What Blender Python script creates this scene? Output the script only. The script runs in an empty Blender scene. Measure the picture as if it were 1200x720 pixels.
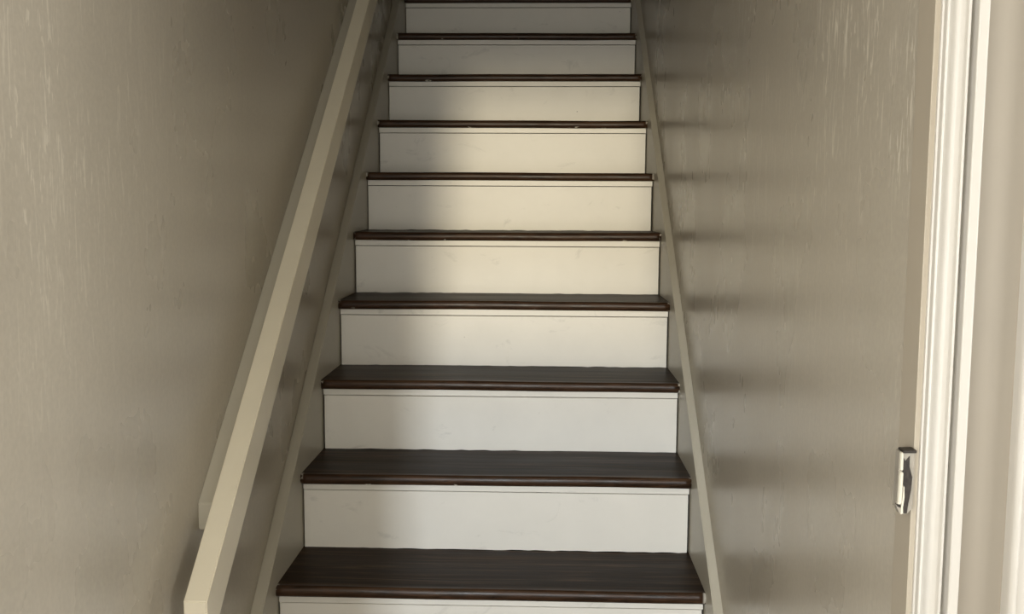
import bpy, bmesh, math, random
from mathutils import Matrix, Vector
random.seed(7)
S = bpy.context.scene
COL = S.collection

# ------------------------------------------------------------------ camera
F_PX = 1140.59
EYE = Vector((0.1075, 0.0, 1.3725))
YAW, PITCH, ROLL = 0.0310, 0.1046, 0.0049
fw = Vector((-math.sin(YAW)*math.cos(PITCH), math.cos(YAW)*math.cos(PITCH), -math.sin(PITCH)))
rt = Vector((math.cos(YAW), math.sin(YAW), 0.0))
up = rt.cross(fw)
rt2 = rt*math.cos(ROLL) + up*math.sin(ROLL)
up2 = rt2.cross(fw)
cam = bpy.data.cameras.new('camera')
cam.sensor_fit = 'HORIZONTAL'; cam.sensor_width = 36.0
cam.lens = F_PX/1200.0*36.0
cam.clip_start = 0.02
co = bpy.data.objects.new('camera', cam); COL.objects.link(co)
m = Matrix.Identity(4)
for i in range(3):
    m[i][0] = rt2[i]; m[i][1] = up2[i]; m[i][2] = -fw[i]; m[i][3] = EYE[i]
co.matrix_world = m
S.camera = co

# ------------------------------------------------------------------ world, sun, daylight, exposure
w = bpy.data.worlds.new('sky'); S.world = w; w.use_nodes = True
bg = w.node_tree.nodes['Background']
bg.inputs[0].default_value = (0.75, 0.85, 1.0, 1); bg.inputs[1].default_value = 1.0

def light(name, kind, loc, direction, energy, color, **kw):
    l = bpy.data.lights.new(name, kind); l.energy = energy; l.color = color
    for k, v in kw.items(): setattr(l, k, v)
    o = bpy.data.objects.new(name, l); COL.objects.link(o)
    o.location = loc
    o.rotation_euler = Vector(direction).to_track_quat('-Z', 'Y').to_euler()
    return o
# low warm sun that comes level through the added mask wall and the opening in the back wall
light('sun', 'SUN', (0, -8, 3), (0.028, 1.0, -0.02), 0.88, (1.0, 0.875, 0.62), angle=math.radians(2.4))
# cool beam added to brighten the lower risers, slanting down through the same opening
light('lower_riser_fill', 'AREA', (-1.22, -30, 5.05), (0.028, 1.0, -0.125), 3600, (0.84, 0.92, 1.0),
      shape='RECTANGLE', size=0.9, size_y=1.6)
# daylight through the hall's openings: behind the photographer, and the window to the right
light('daylight_back', 'AREA', (0.02, -1.61, 1.45), (0, 1, 0), 26, (1.0, 0.955, 0.84),
      shape='RECTANGLE', size=0.7, size_y=1.8)
light('daylight_right', 'AREA', (2.21, -0.15, 1.25), (-1, 0, 0), 34, (1.0, 0.96, 0.89),
      shape='RECTANGLE', size=1.5, size_y=1.5)
light('right_wall_fill', 'AREA', (-0.50, -0.35, 1.35), (1, 0, 0), 22, (1.0, 0.96, 0.89),
      shape='RECTANGLE', size=1.0, size_y=1.4)  # fill lamp added on the left to brighten the right wall
S.view_settings.view_transform = 'Standard'
S.view_settings.look = 'None'
S.view_settings.exposure = 0.32
S.view_settings.gamma = 1.0
S.view_settings.use_curve_mapping = False

# ------------------------------------------------------------------ materials
def newmat(name):
    mt = bpy.data.materials.new(name); mt.use_nodes = True
    nt = mt.node_tree
    return mt, nt, nt.nodes['Principled BSDF']
def N(nt, typ, **kw):
    n = nt.nodes.new(typ)
    for k, v in kw.items():
        if k.startswith('i_'): n.inputs[k[2:].replace('_', ' ')].default_value = v
        else: setattr(n, k, v)
    return n
def coords(nt, scale, kind='Object', loc=(0, 0, 0), own=False):
    tc = N(nt, 'ShaderNodeTexCoord'); mp = N(nt, 'ShaderNodeMapping')
    mp.inputs['Scale'].default_value = scale; mp.inputs['Location'].default_value = loc
    src = tc.outputs[kind]
    if own:                        # every board gets its own stretch of the pattern
        oi = N(nt, 'ShaderNodeObjectInfo'); ad = N(nt, 'ShaderNodeVectorMath', operation='MULTIPLY_ADD')
        nt.links.new(oi.outputs['Random'], ad.inputs[0]); ad.inputs[1].default_value = (37, 23, 51)
        nt.links.new(src, ad.inputs[2]); src = ad.outputs[0]
    nt.links.new(src, mp.inputs['Vector'])
    return mp.outputs['Vector']
def noise(nt, vec, scale=1.0, detail=3.0, rough=0.5, dist=0.0):
    n = N(nt, 'ShaderNodeTexNoise')
    n.inputs['Scale'].default_value = scale; n.inputs['Detail'].default_value = detail
    n.inputs['Roughness'].default_value = rough; n.inputs['Distortion'].default_value = dist
    nt.links.new(vec, n.inputs['Vector'])
    return n.outputs['Fac']
def ramp(nt, fac, stops):
    r = N(nt, 'ShaderNodeValToRGB')
    el = r.color_ramp.elements
    while len(el) < len(stops): el.new(0.5)
    for e, (p, c) in zip(el, stops):
        e.position = p
        e.color = c if len(c) == 4 else (*c, 1)
    nt.links.new(fac, r.inputs[0])
    return r.outputs[0]
def mix(nt, fac, a, b, mode='MIX'):
    n = N(nt, 'ShaderNodeMix', data_type='RGBA', blend_type=mode)
    for s, v in ((0, fac), (6, a), (7, b)):
        if hasattr(v, 'links'): nt.links.new(v, n.inputs[s])
        else: n.inputs[s].default_value = v if s == 0 or len(v) == 4 else (*v, 1)
    return n.outputs[2]
def math_(nt, op, a, b=0.5, clamp=False):
    n = N(nt, 'ShaderNodeMath', operation=op, use_clamp=clamp)
    for s, v in ((0, a), (1, b)):
        if hasattr(v, 'links'): nt.links.new(v, n.inputs[s])
        else: n.inputs[s].default_value = v
    return n.outputs[0]
def bump(nt, bsdf, height, strength=0.2, distance=0.001):
    b = N(nt, 'ShaderNodeBump')
    b.inputs['Strength'].default_value = strength; b.inputs['Distance'].default_value = distance
    nt.links.new(height, b.inputs['Height']); nt.links.new(b.outputs[0], bsdf.inputs['Normal'])
W3 = (1, 1, 1); K3 = (0, 0, 0)

def wall_paint(name, base, near0, near1, rough=0.28, stroke_glint=0.85, specks=True):
    """semi-gloss paint put on with a brush: upright strokes, their highlights painted in as lighter streaks, fine specks"""
    mt, nt, b = newmat(name)
    fine = noise(nt, coords(nt, (90, 90, 6)), 1, 3, 0.55, 0.3)
    wide = noise(nt, coords(nt, (7, 7, 4)), 1, 3, 0.6)
    cloud = noise(nt, coords(nt, (5, 5, 3.2), loc=(3, 1, 2)), 1, 4, 0.55)
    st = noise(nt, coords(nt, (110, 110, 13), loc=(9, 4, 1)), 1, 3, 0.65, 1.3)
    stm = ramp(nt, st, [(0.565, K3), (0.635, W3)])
    # the painted highlights gather where the large noise is high and higher up the wall
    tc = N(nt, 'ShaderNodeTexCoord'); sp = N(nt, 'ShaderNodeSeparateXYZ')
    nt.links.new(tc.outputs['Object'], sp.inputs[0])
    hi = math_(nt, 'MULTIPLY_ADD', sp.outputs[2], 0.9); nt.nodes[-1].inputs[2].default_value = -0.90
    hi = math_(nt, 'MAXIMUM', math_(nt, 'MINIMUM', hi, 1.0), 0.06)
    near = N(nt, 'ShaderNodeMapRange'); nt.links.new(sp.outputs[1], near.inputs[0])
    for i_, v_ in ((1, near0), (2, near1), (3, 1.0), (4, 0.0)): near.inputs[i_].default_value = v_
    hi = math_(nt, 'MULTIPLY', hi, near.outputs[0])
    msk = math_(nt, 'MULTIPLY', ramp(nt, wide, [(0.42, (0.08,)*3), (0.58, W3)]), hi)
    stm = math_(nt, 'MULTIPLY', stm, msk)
    c = mix(nt, ramp(nt, cloud, [(0.3, K3), (0.7, W3)]), tuple(x*0.955 for x in base), tuple(min(1, x*1.045) for x in base))
    c = mix(nt, math_(nt, 'MULTIPLY', fine, 0.25), c, tuple(x*0.75 for x in base))
    grain = noise(nt, coords(nt, (150, 150, 130), loc=(4, 4, 9)), 1, 2, 0.6)
    c = mix(nt, ramp(nt, grain, [(0.35, (0.16,)*3), (0.65, K3)]), c, tuple(x*0.55 for x in base))
    c = mix(nt, math_(nt, 'MULTIPLY', stm, stroke_glint), c, tuple(min(1, x*1.75 + 0.14) for x in base))  # glints on the brush strokes, put into the base colour
    if specks:
        v = N(nt, 'ShaderNodeTexVoronoi'); v.inputs['Scale'].default_value = 4.6
        nt.links.new(coords(nt, (1, 1, 1)), v.inputs['Vector'])
        c = mix(nt, ramp(nt, v.outputs['Distance'], [(0.011, W3), (0.017, K3)]), c, (0.86, 0.83, 0.74))
    nt.links.new(c, b.inputs['Base Color'])
    nt.links.new(ramp(nt, cloud, [(0.25, (rough-0.05,)*3), (0.75, (rough+0.07,)*3)]), b.inputs['Roughness'])
    h = math_(nt, 'ADD', math_(nt, 'MULTIPLY', fine, 0.25), math_(nt, 'MULTIPLY', stm, 0.15))
    bump(nt, b, h, 0.20, 0.0010)
    return mt

def plain_paint(name, base, rough=0.35, stretch=(4, 60, 60), mottled=0.05, grime=0.0, bumps=0.12, specks=0.0):
    mt, nt, b = newmat(name)
    grain = noise(nt, coords(nt, stretch, own=True), 1, 4, 0.6, 0.2)
    cloud = noise(nt, coords(nt, (9, 9, 9), loc=(2, 5, 1), own=True), 1, 4, 0.6)
    c = mix(nt, cloud, tuple(x*(1-mottled) for x in base), tuple(min(1, x*(1+mottled)) for x in base))
    if grime:
        g = noise(nt, coords(nt, (9, 9, 14), loc=(7, 7, 7), own=True), 1, 6, 0.7, 0.8)
        g = ramp(nt, g, [(0.60, K3), (0.74, W3)])
        c = mix(nt, math_(nt, 'MULTIPLY', g, grime), c, tuple(x*0.55 for x in base))
    if specks:
        v = N(nt, 'ShaderNodeTexVoronoi'); v.inputs['Scale'].default_value = 15.0
        nt.links.new(coords(nt, (1, 1, 1), own=True), v.inputs['Vector'])
        dots = ramp(nt, v.outputs['Distance'], [(0.022, W3), (0.036, K3)])
        pick = ramp(nt, v.outputs['Color'], [(0.62, K3), (0.66, W3)])
        c = mix(nt, math_(nt, 'MULTIPLY', math_(nt, 'MULTIPLY', dots, pick), specks), c, (0.16, 0.13, 0.10))
    nt.links.new(c, b.inputs['Base Color'])
    b.inputs['Roughness'].default_value = rough
    bump(nt, b, grain, bumps, 0.001)
    return mt

def wood():
    """dark walnut stain under a worn varnish, grain along the tread"""
    mt, nt, b = newmat('dark_stained_wood')
    g1 = noise(nt, coords(nt, (3.0, 70, 70), own=True), 1, 5, 0.65, 0.8)
    g2 = noise(nt, coords(nt, (1.2, 16, 16), loc=(5, 2, 8), own=True), 1, 4, 0.6, 0.4)
    c = ramp(nt, g1, [(0.32, (0.010, 0.0052, 0.0026)), (0.52, (0.026, 0.0135, 0.0065)), (0.68, (0.080, 0.045, 0.023))])
    c = mix(nt, ramp(nt, g2, [(0.45, K3), (0.75, (0.6,)*3)]), c, (0.034, 0.024, 0.017))
    # the nosing is rubbed to a redder brown (local y = 0 is the front of the tread)
    tc = N(nt, 'ShaderNodeTexCoord'); sp = N(nt, 'ShaderNodeSeparateXYZ')
    nt.links.new(tc.outputs['Object'], sp.inputs[0])
    front = ramp(nt, sp.outputs[1], [(0.010, W3), (0.020, K3)])
    worn = noise(nt, coords(nt, (16, 160, 160), loc=(1, 3, 4), own=True), 1, 5, 0.7, 0.5)
    c = mix(nt, math_(nt, 'MULTIPLY', front, ramp(nt, worn, [(0.40, (0.0,)*3), (0.72, (0.8,)*3)])), c, (0.075, 0.034, 0.016))
    # chips of white paint caught along the lower edge of the nosing and at its ends
    ch = noise(nt, coords(nt, (26, 40, 40), loc=(11, 0, 0), own=True), 1, 3, 0.6)
    low = ramp(nt, math_(nt, 'MULTIPLY', sp.outputs[2], -1.0), [(0.0195, K3), (0.0225, W3)])
    lowf = math_(nt, 'MULTIPLY', low, ramp(nt, sp.outputs[1], [(0.004, W3), (0.012, K3)]))
    chips = math_(nt, 'MULTIPLY', lowf, ramp(nt, ch, [(0.66, K3), (0.69, W3)]))
    ends = ramp(nt, math_(nt, 'ABSOLUTE', sp.outputs[0]), [(0.4555, K3), (0.4575, W3)])
    ch2 = noise(nt, coords(nt, (90, 90, 90), loc=(2, 9, 0), own=True), 1, 2, 0.5)
    endc = math_(nt, 'MULTIPLY', math_(nt, 'MULTIPLY', ends, front), ramp(nt, ch2, [(0.50, K3), (0.54, W3)]))
    c = mix(nt, math_(nt, 'MAXIMUM', chips, endc), c, (0.62, 0.58, 0.50))
    nt.links.new(c, b.inputs['Base Color'])
    nt.links.new(mix(nt, front, ramp(nt, g2, [(0.3, (0.34,)*3), (0.7, (0.50,)*3)]), ramp(nt, worn, [(0.3, (0.26,)*3), (0.7, (0.46,)*3)])), b.inputs['Roughness'])
    nt.links.new(math_(nt, 'MULTIPLY_ADD', front, 0.16), b.inputs['Specular IOR Level']); nt.nodes[-1].inputs[2].default_value = 0.06
    bump(nt, b, math_(nt, 'ADD', g1, math_(nt, 'MULTIPLY', worn, 0.6)), 0.30, 0.0012)
    return mt

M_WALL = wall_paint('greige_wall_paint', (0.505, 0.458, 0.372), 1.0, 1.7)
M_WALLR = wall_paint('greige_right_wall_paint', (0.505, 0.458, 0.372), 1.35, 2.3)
M_WALLF = plain_paint('beige_wall_paint', (0.315, 0.282, 0.232), 0.45, (60, 60, 5), 0.04)
M_JAMB = plain_paint('jamb_paint', (0.43, 0.38, 0.30), 0.45, (60, 60, 5), 0.05)
M_SKIRT = plain_paint('skirt_paint', (0.49, 0.455, 0.37), 0.36, (40, 14, 14), 0.06, 0.12, 0.2)
M_RAIL = plain_paint('cream_rail_paint', (0.82, 0.755, 0.60), 0.42, (50, 16, 16), 0.06, 0.10, 0.2, 0.8)
M_RISER = plain_paint('white_riser_paint', (0.71, 0.68, 0.615), 0.36, (5, 60, 60), 0.06, 0.45, 0.14, 0.8)
M_TRIM = plain_paint('white_trim_paint', (0.55, 0.527, 0.48), 0.30, (60, 60, 4), 0.02, 0, 0.05)
M_CEIL = plain_paint('ceiling_paint', (0.60, 0.57, 0.50), 0.6, (20, 20, 20), 0.03)
M_WOOD = wood()
M_FLOOR = plain_paint('brown_floor', (0.10, 0.065, 0.04), 0.35, (60, 4, 60), 0.3)
def dark(name, c, rough, metal=0.0):
    mt, nt, b = newmat(name)
    n = noise(nt, coords(nt, (300, 300, 120)), 1, 4, 0.7)
    nt.links.new(ramp(nt, n, [(0.3, tuple(x*0.6 for x in c)), (0.7, tuple(x*1.5 for x in c))]), b.inputs['Base Color'])
    b.inputs['Roughness'].default_value = rough; b.inputs['Metallic'].default_value = metal
    return mt
M_GAP = dark('gap_shadow_wood', (0.03, 0.025, 0.02), 0.9)
M_IRON = dark('bare_dark_iron', (0.045, 0.038, 0.032), 0.45, 0.6)
M_KEEP = plain_paint('smeared_metal', (0.33, 0.30, 0.25), 0.4, (300, 300, 200), 0.35, 0.8, 0.5)
M_HPAINT = plain_paint('painted_metal', (0.56, 0.53, 0.44), 0.30, (80, 80, 30), 0.12, 0.3, 0.3)

# ------------------------------------------------------------------ mesh helpers
def link(name, bm, mat, parent=None, loc=(0, 0, 0), smooth=False):
    me = bpy.data.meshes.new(name)
    bmesh.ops.recalc_face_normals(bm, faces=bm.faces)
    bm.to_mesh(me); bm.free()
    me.materials.append(mat)
    if smooth:
        for p in me.polygons: p.use_smooth = True
    o = bpy.data.objects.new(name, me); COL.objects.link(o)
    o.location = loc
    if parent: o.parent = parent
    return o
def prism(bm, prof, a, b, frame):
    """closed profile [(u,v)] swept from a to b; frame(u, v, t) -> world point"""
    A = [bm.verts.new(frame(u, v, a)) for u, v in prof]
    B = [bm.verts.new(frame(u, v, b)) for u, v in prof]
    n = len(prof)
    for i in range(n):
        bm.faces.new((A[i], A[(i+1) % n], B[(i+1) % n], B[i]))
    bm.faces.new(A[::-1]); bm.faces.new(B)
def box(bm, x0, x1, y0, y1, z0, z1, bev=0.0):
    vs = [bm.verts.new(p) for p in ((x0,y0,z0),(x1,y0,z0),(x1,y1,z0),(x0,y1,z0),(x0,y0,z1),(x1,y0,z1),(x1,y1,z1),(x0,y1,z1))]
    fs = [bm.faces.new([vs[i] for i in f]) for f in ((3,2,1,0),(4,5,6,7),(0,1,5,4),(1,2,6,5),(2,3,7,6),(3,0,4,7))]
    if bev:
        es = list({e for f in fs for e in f.edges})
        bmesh.ops.bevel(bm, geom=es, offset=bev, segments=2, profile=0.5, affect='EDGES')
def cyl(bm, c, r, z0, z1, seg=16):
    prism(bm, [(c[0]+r*math.cos(2*math.pi*i/seg), c[1]+r*math.sin(2*math.pi*i/seg)) for i in range(seg)], z0, z1, lambda u, v, t: (u, v, t))
def tag(o, label, cat=None, kind=None):
    o['label'] = label
    if cat: o['category'] = cat
    if kind: o['kind'] = kind
    return o
def structure(name, bm, mat, label=None, cat=None, smooth=False):
    o = link(name, bm, mat, None, smooth=smooth)
    o['kind'] = 'structure'
    if label: o['label'] = label
    if cat: o['category'] = cat
    return o
def empty(name, loc):
    e = bpy.data.objects.new(name, None); COL.objects.link(e); e.location = loc
    e.empty_display_size = 0.1
    return e

# ------------------------------------------------------------------ dimensions (metres)
RISE, RUN, OVER = 0.1844, 0.2265, 0.0185
Y3, Z3 = 2.0015, 0.553            # nose of the lowest tread in view: the third tread
HW = 0.460                        # half the clear width between the skirt boards
XL, XR = -0.485, 0.4795            # faces of the two walls
NT = 13                           # treads; a landing follows
SL = RISE/RUN
def nose(k): return Y3 + (k-2)*RUN, Z3 + (k-2)*RISE
def zline(y, off): return Z3 + (y-Y3)*SL + off
YTOP, ZTOP = nose(NT)             # the landing's nose
YEND = YTOP + 1.3
YB = -1.6                         # back wall of the hall the photographer stands in
YF = 0.968                        # face of the wall beside the door casing
CEIL_H = 2.45
ZUP = ZTOP + 2.3

# ------------------------------------------------------------------ shell
def pierced(bm, along, t0, t1, a0, a1, z1, holes, z0=0.0):
    """wall slab along 'x' or 'y' between a0 and a1 with rectangular holes (a, b, low, high), sorted along it"""
    def slab(p, q, lo, hi):
        if along == 'x': box(bm, p, q, t0, t1, lo, hi)
        else: box(bm, t0, t1, p, q, lo, hi)
    at = a0
    for p, q, lo, hi in holes:
        slab(at, p, z0, z1); slab(p, q, z0, lo); slab(p, q, hi, z1); at = q
    slab(at, a1, z0, z1)
bm = bmesh.new(); pierced(bm, 'y', XL-0.12, XL, YB, 0.30, ZUP, [(-0.85, 0.15, 0.65, 2.05)], -0.05)  # the opening is made up to hold the left fill lamp
box(bm, XL-0.12, XL, 0.30, YEND, -0.05, ZUP)
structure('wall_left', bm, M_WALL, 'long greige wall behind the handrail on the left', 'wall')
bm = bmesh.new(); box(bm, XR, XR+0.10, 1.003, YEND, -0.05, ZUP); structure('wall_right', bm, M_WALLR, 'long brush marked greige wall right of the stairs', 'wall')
bm = bmesh.new(); box(bm, XR+0.006, 2.2, YF, YF+0.03, 0, CEIL_H); structure('wall_front', bm, M_WALLF, 'beige wall strip facing the camera at the right edge', 'wall')
bm = bmesh.new(); pierced(bm, 'y', 2.2, 2.3, YB, YF, CEIL_H, [(-0.9, 0.6, 0.5, 2.0)]); structure('wall_far_right', bm, M_WALLF)
bm = bmesh.new()                  # back wall with its opening; the left edge of the opening bounds the sunlit patch
pierced(bm, 'x', YB-0.02, YB, XL, 2.2, CEIL_H, [(-0.343, 0.35, 0.08, 2.38), (0.80, 2.0, 0.2, 2.2)])
structure('wall_back', bm, M_WALLF)
bm = bmesh.new()                  # added unseen wall: its opening bounds the sun above and below
pierced(bm, 'x', -5.1, -5.0, -3.0, 4.0, 4.0, [(-1.2, 2.4, 1.12, 1.97)])
structure('sun_mask_wall', bm, M_WALLF)
bm = bmesh.new(); box(bm, XL-0.1, 2.3, YB, 2.0, -0.06, 0.0); structure('floor', bm, M_FLOOR)
bm = bmesh.new(); box(bm, XL-0.1, 2.3, YB, YF+0.03, CEIL_H, CEIL_H+0.06); structure('ceiling', bm, M_CEIL)
bm = bmesh.new()                  # sloping ceiling over the flight
prism(bm, [(YF+0.03, CEIL_H), (YF+0.03, CEIL_H+0.06), (YEND, ZUP+0.06), (YEND, ZUP)], XL-0.02, XR+0.02, lambda u, v, t: (t, u, v))
structure('ceiling_slope', bm, M_CEIL)
bm = bmesh.new(); box(bm, XL, XR, YTOP+OVER, YEND, ZTOP-0.2, ZTOP-0.026); structure('floor_landing', bm, M_FLOOR)
bm = bmesh.new(); box(bm, XL, XR, YEND, YEND+0.05, ZTOP-0.2, ZUP); structure('wall_end', bm, M_WALL)

# ------------------------------------------------------------------ skirt boards
def skirt(name, x0, x1, off, label):
    bm = bmesh.new()
    y0, y1 = nose(0)[0]-0.10, YTOP+0.06
    prof = [(y0, 0.0), (y0, zline(y0, off)), (y1, zline(y1, off)), (y1, zline(y1, -0.35)), (y0+0.55, 0.0)]
    prism(bm, prof, x0, x1, lambda u, v, t: (t, u, v))
    es = [e for e in bm.edges if all(abs(v.co.z - zline(v.co.y, off)) < 1e-5 for v in e.verts) and abs(e.verts[0].co.y-e.verts[1].co.y) > 0.5]
    bmesh.ops.bevel(bm, geom=es, offset=0.0022, segments=2, affect='EDGES')
    structure(name, bm, M_SKIRT, label, 'skirt board')
skirt('trim_1', XL, -HW, 0.068, 'greige sloping skirt board left of the stairs under the handrail')
skirt('trim_2', HW, XR, 0.075, 'greige sloping skirt board right of the stairs with pale top edge')

# ------------------------------------------------------------------ the staircase
stairs = empty('staircase', (0, nose(0)[0], 0))
tag(stairs, 'straight flight of dark wooden treads with white painted risers between two walls', 'staircase')
SY = nose(0)[0]
TH = 0.025
def tread_bm(depth):
    bm = bmesh.new()
    r = TH/2
    prof = []
    # rounded nose with the slightly flattened front the old treads have
    for i in range(9):
        a = math.pi/2 + math.pi*i/8
        prof.append((r*0.62 + r*0.62*math.cos(a), -r + r*math.sin(a)))
    prof += [(depth, -TH), (depth, 0.0)]
    n = 60
    rows = []
    rng = random.Random(3)
    for j in range(n+1):
        x = -HW + 2*HW*j/n
        rows.append([bm.verts.new((x, y, z)) for y, z in prof])
    k = len(prof)
    for j in range(n):
        for i in range(k):
            f = bm.faces.new((rows[j][i], rows[j][(i+1) % k], rows[j+1][(i+1) % k], rows[j+1][i]))
            f.smooth = i < 8
    bm.faces.new(rows[0]); bm.faces.new(rows[-1][::-1])
    return bm
def wobble(bm, rng, amp):
    ph = [rng.uniform(0, 6.28) for _ in range(4)]
    for v in bm.verts:
        x = v.co.x
        v.co.z += amp*(math.sin(5*x+ph[0]) + 0.5*math.sin(13*x+ph[1]))
        if v.co.y < 0.02: v.co.y += amp*0.8*(math.sin(7*x+ph[2]) + 0.4*math.sin(23*x+ph[3]))
STRIP = 0.0165
for k in range(NT+1):
    y, z = nose(k)
    rng = random.Random(40+k)
    bm = tread_bm(RUN+OVER+0.015); wobble(bm, rng, 0.0007)
    link('tread', bm, M_WOOD, stairs, (0, y-SY, z))
    # strip of flat moulding tucked under the nosing
    ys = OVER
    bm = bmesh.new(); box(bm, -HW+0.0025, HW-0.0025, 0, 0.012, -STRIP, 0.0005, 0.0006)
    link('moulding_strip', bm, M_RISER, stairs, (0, y+OVER-0.0012-SY, z-TH))
    # the riser board below it: a hairline joint under the strip, a ragged bottom where paint meets tread
    bm = bmesh.new()
    n = 46; xs = [-HW+0.004 + (2*HW-0.0085)*j/n for j in range(n+1)]
    zt = -TH-STRIP-0.0028; zb = -RISE
    rows = []
    for j, x in enumerate(xs):
        e = rng.uniform(-0.0004, 0.0014)
        rows.append([bm.verts.new(p) for p in ((x, 0, zb+e), (x, 0, zt), (x, 0.0012, zt+0.001), (x, 0.014, zt+0.001), (x, 0.014, zb+e))])
    for j in range(n):
        for i in range(5):
            bm.faces.new((rows[j][i], rows[j][(i+1) % 5], rows[j+1][(i+1) % 5], rows[j+1][i]))
    bm.faces.new(rows[0]); bm.faces.new(rows[-1][::-1])
    link('riser', bm, M_RISER, stairs, (rng.uniform(-0.001, 0.001), y+OVER-SY, z))
# the dark carriage board that shows in the joints round the risers
bm = bmesh.new()
for k in range(NT+1):
    y, z = nose(k)
    box(bm, -HW, HW, y+OVER+0.014-SY, y+OVER+0.030-SY, z-RISE-0.01, z-TH)
o = link('carriage', bm, M_GAP, stairs); o['label'] = 'dark wood behind the joints'

# ------------------------------------------------------------------ handrail
y_e = 1.463
rail = empty('handrail', (-0.436, y_e, zline(y_e, 0.58)))
tag(rail, 'pale square edged board handrail climbing the left wall beside the stairs', 'handrail')
def sloped(name, x0, x1, ya, yb, top, h, mat, bev, label=None):
    bm = bmesh.new()
    R = rail.location
    prism(bm, [(ya, zline(ya, top)), (yb, zline(yb, top)), (yb, zline(yb, top-h)), (ya, zline(ya, top-h))], x0, x1,
          lambda u, v, t: (t-R.x, u-R.y, v-R.z))
    bmesh.ops.bevel(bm, geom=bm.edges[:], offset=bev, segments=2, affect='EDGES')
    o = link(name, bm, mat, rail)
    if label: o['label'] = label
sloped('rail_board', -0.455, -0.4175, y_e, YTOP+0.15, 0.632, 0.095, M_RAIL, 0.0018)
sloped('mounting_strip', XL, -0.455, 1.622, YTOP+0.05, 0.612, 0.048, M_SKIRT, 0.0015, 'greyer strip of wood screwed to the wall')

# ------------------------------------------------------------------ door jamb, casing and corner strip on the right
bm = bmesh.new(); box(bm, XR-0.0005, XR+0.02, 0.9620, 1.0035, 0, 2.2, 0.0008)
structure('trim_3', bm, M_JAMB, 'flat greige door jamb carrying the hinge beside the white casing', 'jamb')
def arc(cx, cy, r, a0, a1, n): return [(cx+r*math.cos(math.radians(a0+(a1-a0)*i/n)), cy+r*math.sin(math.radians(a0+(a1-a0)*i/n))) for i in range(n+1)]
prof = [(0.4785, YF), (0.4785, 0.9580), (0.4800, 0.9570)]   # outer lip
prof += arc(0.4822, 0.9525, 0.0016, 180, 360, 8) + [(0.4840, 0.9560)]             # inner bead
prof += [(0.4845+0.0150*i/10, 0.9558 + 0.0045*math.sin(math.pi*i/10)) for i in range(0, 11)]   # cove
prof += [(0.5002, 0.9535)] + arc(0.5018, 0.9518, 0.0015, 180, 360, 8)             # second bead
prof += [(0.5036, 0.9620), (0.5080, 0.9620)]                                      # groove
prof += [(0.5090, 0.9505)] + arc(0.5108, 0.9496, 0.0018, 190, 270, 4) + arc(0.5175, 0.9496, 0.0018, 270, 360, 4)
prof += [(0.5200, 0.9570), (0.5222, 0.9600), (0.5225, YF)]
bm = bmesh.new()
prism(bm, prof, 0.0, 2.15, lambda u, v, t: (u+0.0055, v, t))
structure('trim_4', bm, M_TRIM, 'white moulded door casing standing right of the hinge', 'door casing')
bm = bmesh.new()
prism(bm, [(0.5690, YF), (0.5690, 0.9575)] + arc(0.5735, 0.9550, 0.0042, 180, 360, 10) + [(0.5779, 0.9600), (0.5790, 0.9610), (0.5900, 0.9620), (0.5900, YF)], 0.0, 2.3, lambda u, v, t: (u+0.007, v, t))
structure('trim_5', bm, M_TRIM, 'narrow white bead at the right edge of the picture', 'trim')

# ------------------------------------------------------------------ latch keeper on the jamb
KY = 0.9585                       # its face towards the hall
keeper = empty('latch_keeper', (XR-0.0003, KY, 1.0665))
tag(keeper, 'small paint smeared metal latch keeper on the right door jamb beside the casing', 'latch')
def piece(name, pts, y0, y1, mat, bev=0.0004, label=None):
    """outline in 0.1 mm units, left along the wall normal and up; y0..y1 is its depth behind the face"""
    bm = bmesh.new()
    prism(bm, [(u*1e-4, v*1e-4) for u, v in pts], y0, y1, lambda u, v, t: (u, t, v))
    if bev: bmesh.ops.bevel(bm, geom=bm.edges[:], offset=bev, segments=1, affect='EDGES')
    o = link(name, bm, mat, keeper)
    if label: o['label'] = label
piece('back_plate', [(-155, 640), (0, 640), (0, 60), (-55, 5), (-120, 0), (-160, 75)], 0.0, 0.010, M_KEEP, 0.0)
piece('dark_patch', [(-128, 600), (-94, 545), (-56, 595), (-54, 490), (-22, 385), (-28, 245), (-48, 115), (-58, 12), (-94, 12),
                     (-103, 75), (-88, 180), (-92, 285), (-112, 310), (-122, 450)], -0.0012, 0.001, M_IRON, 0.0, 'dark patch on the face')  # flat dark piece just in front of the plate
piece('barrel', [(-153, 440), (-117, 440), (-119, 110), (-160, 105)], -0.0040, 0.004, M_HPAINT, 0.0012)
piece('barrel', [(-153, 640), (-124, 640), (-122, 453), (-154, 453)], -0.0040, 0.004, M_HPAINT, 0.0010)
piece('top_plate', [(-135, 662), (0, 665), (0, 634), (-135, 634)], -0.0046, 0.010, M_IRON, 0.0005, 'dark upper edge')
piece('foot', [(-166, 104), (-128, 100), (-128, 74), (-150, 80)], -0.0030, 0.004, M_IRON, 0.0004, 'dark lower end of the barrel')
piece('curled_edge', [(-106, 290), (-96, 285), (-92, 180), (-106, 75), (-98, 14), (-122, 2), (-122, 75), (-110, 180)], -0.0022, 0.001, M_HPAINT, 0.0003, 'pale curled edge')
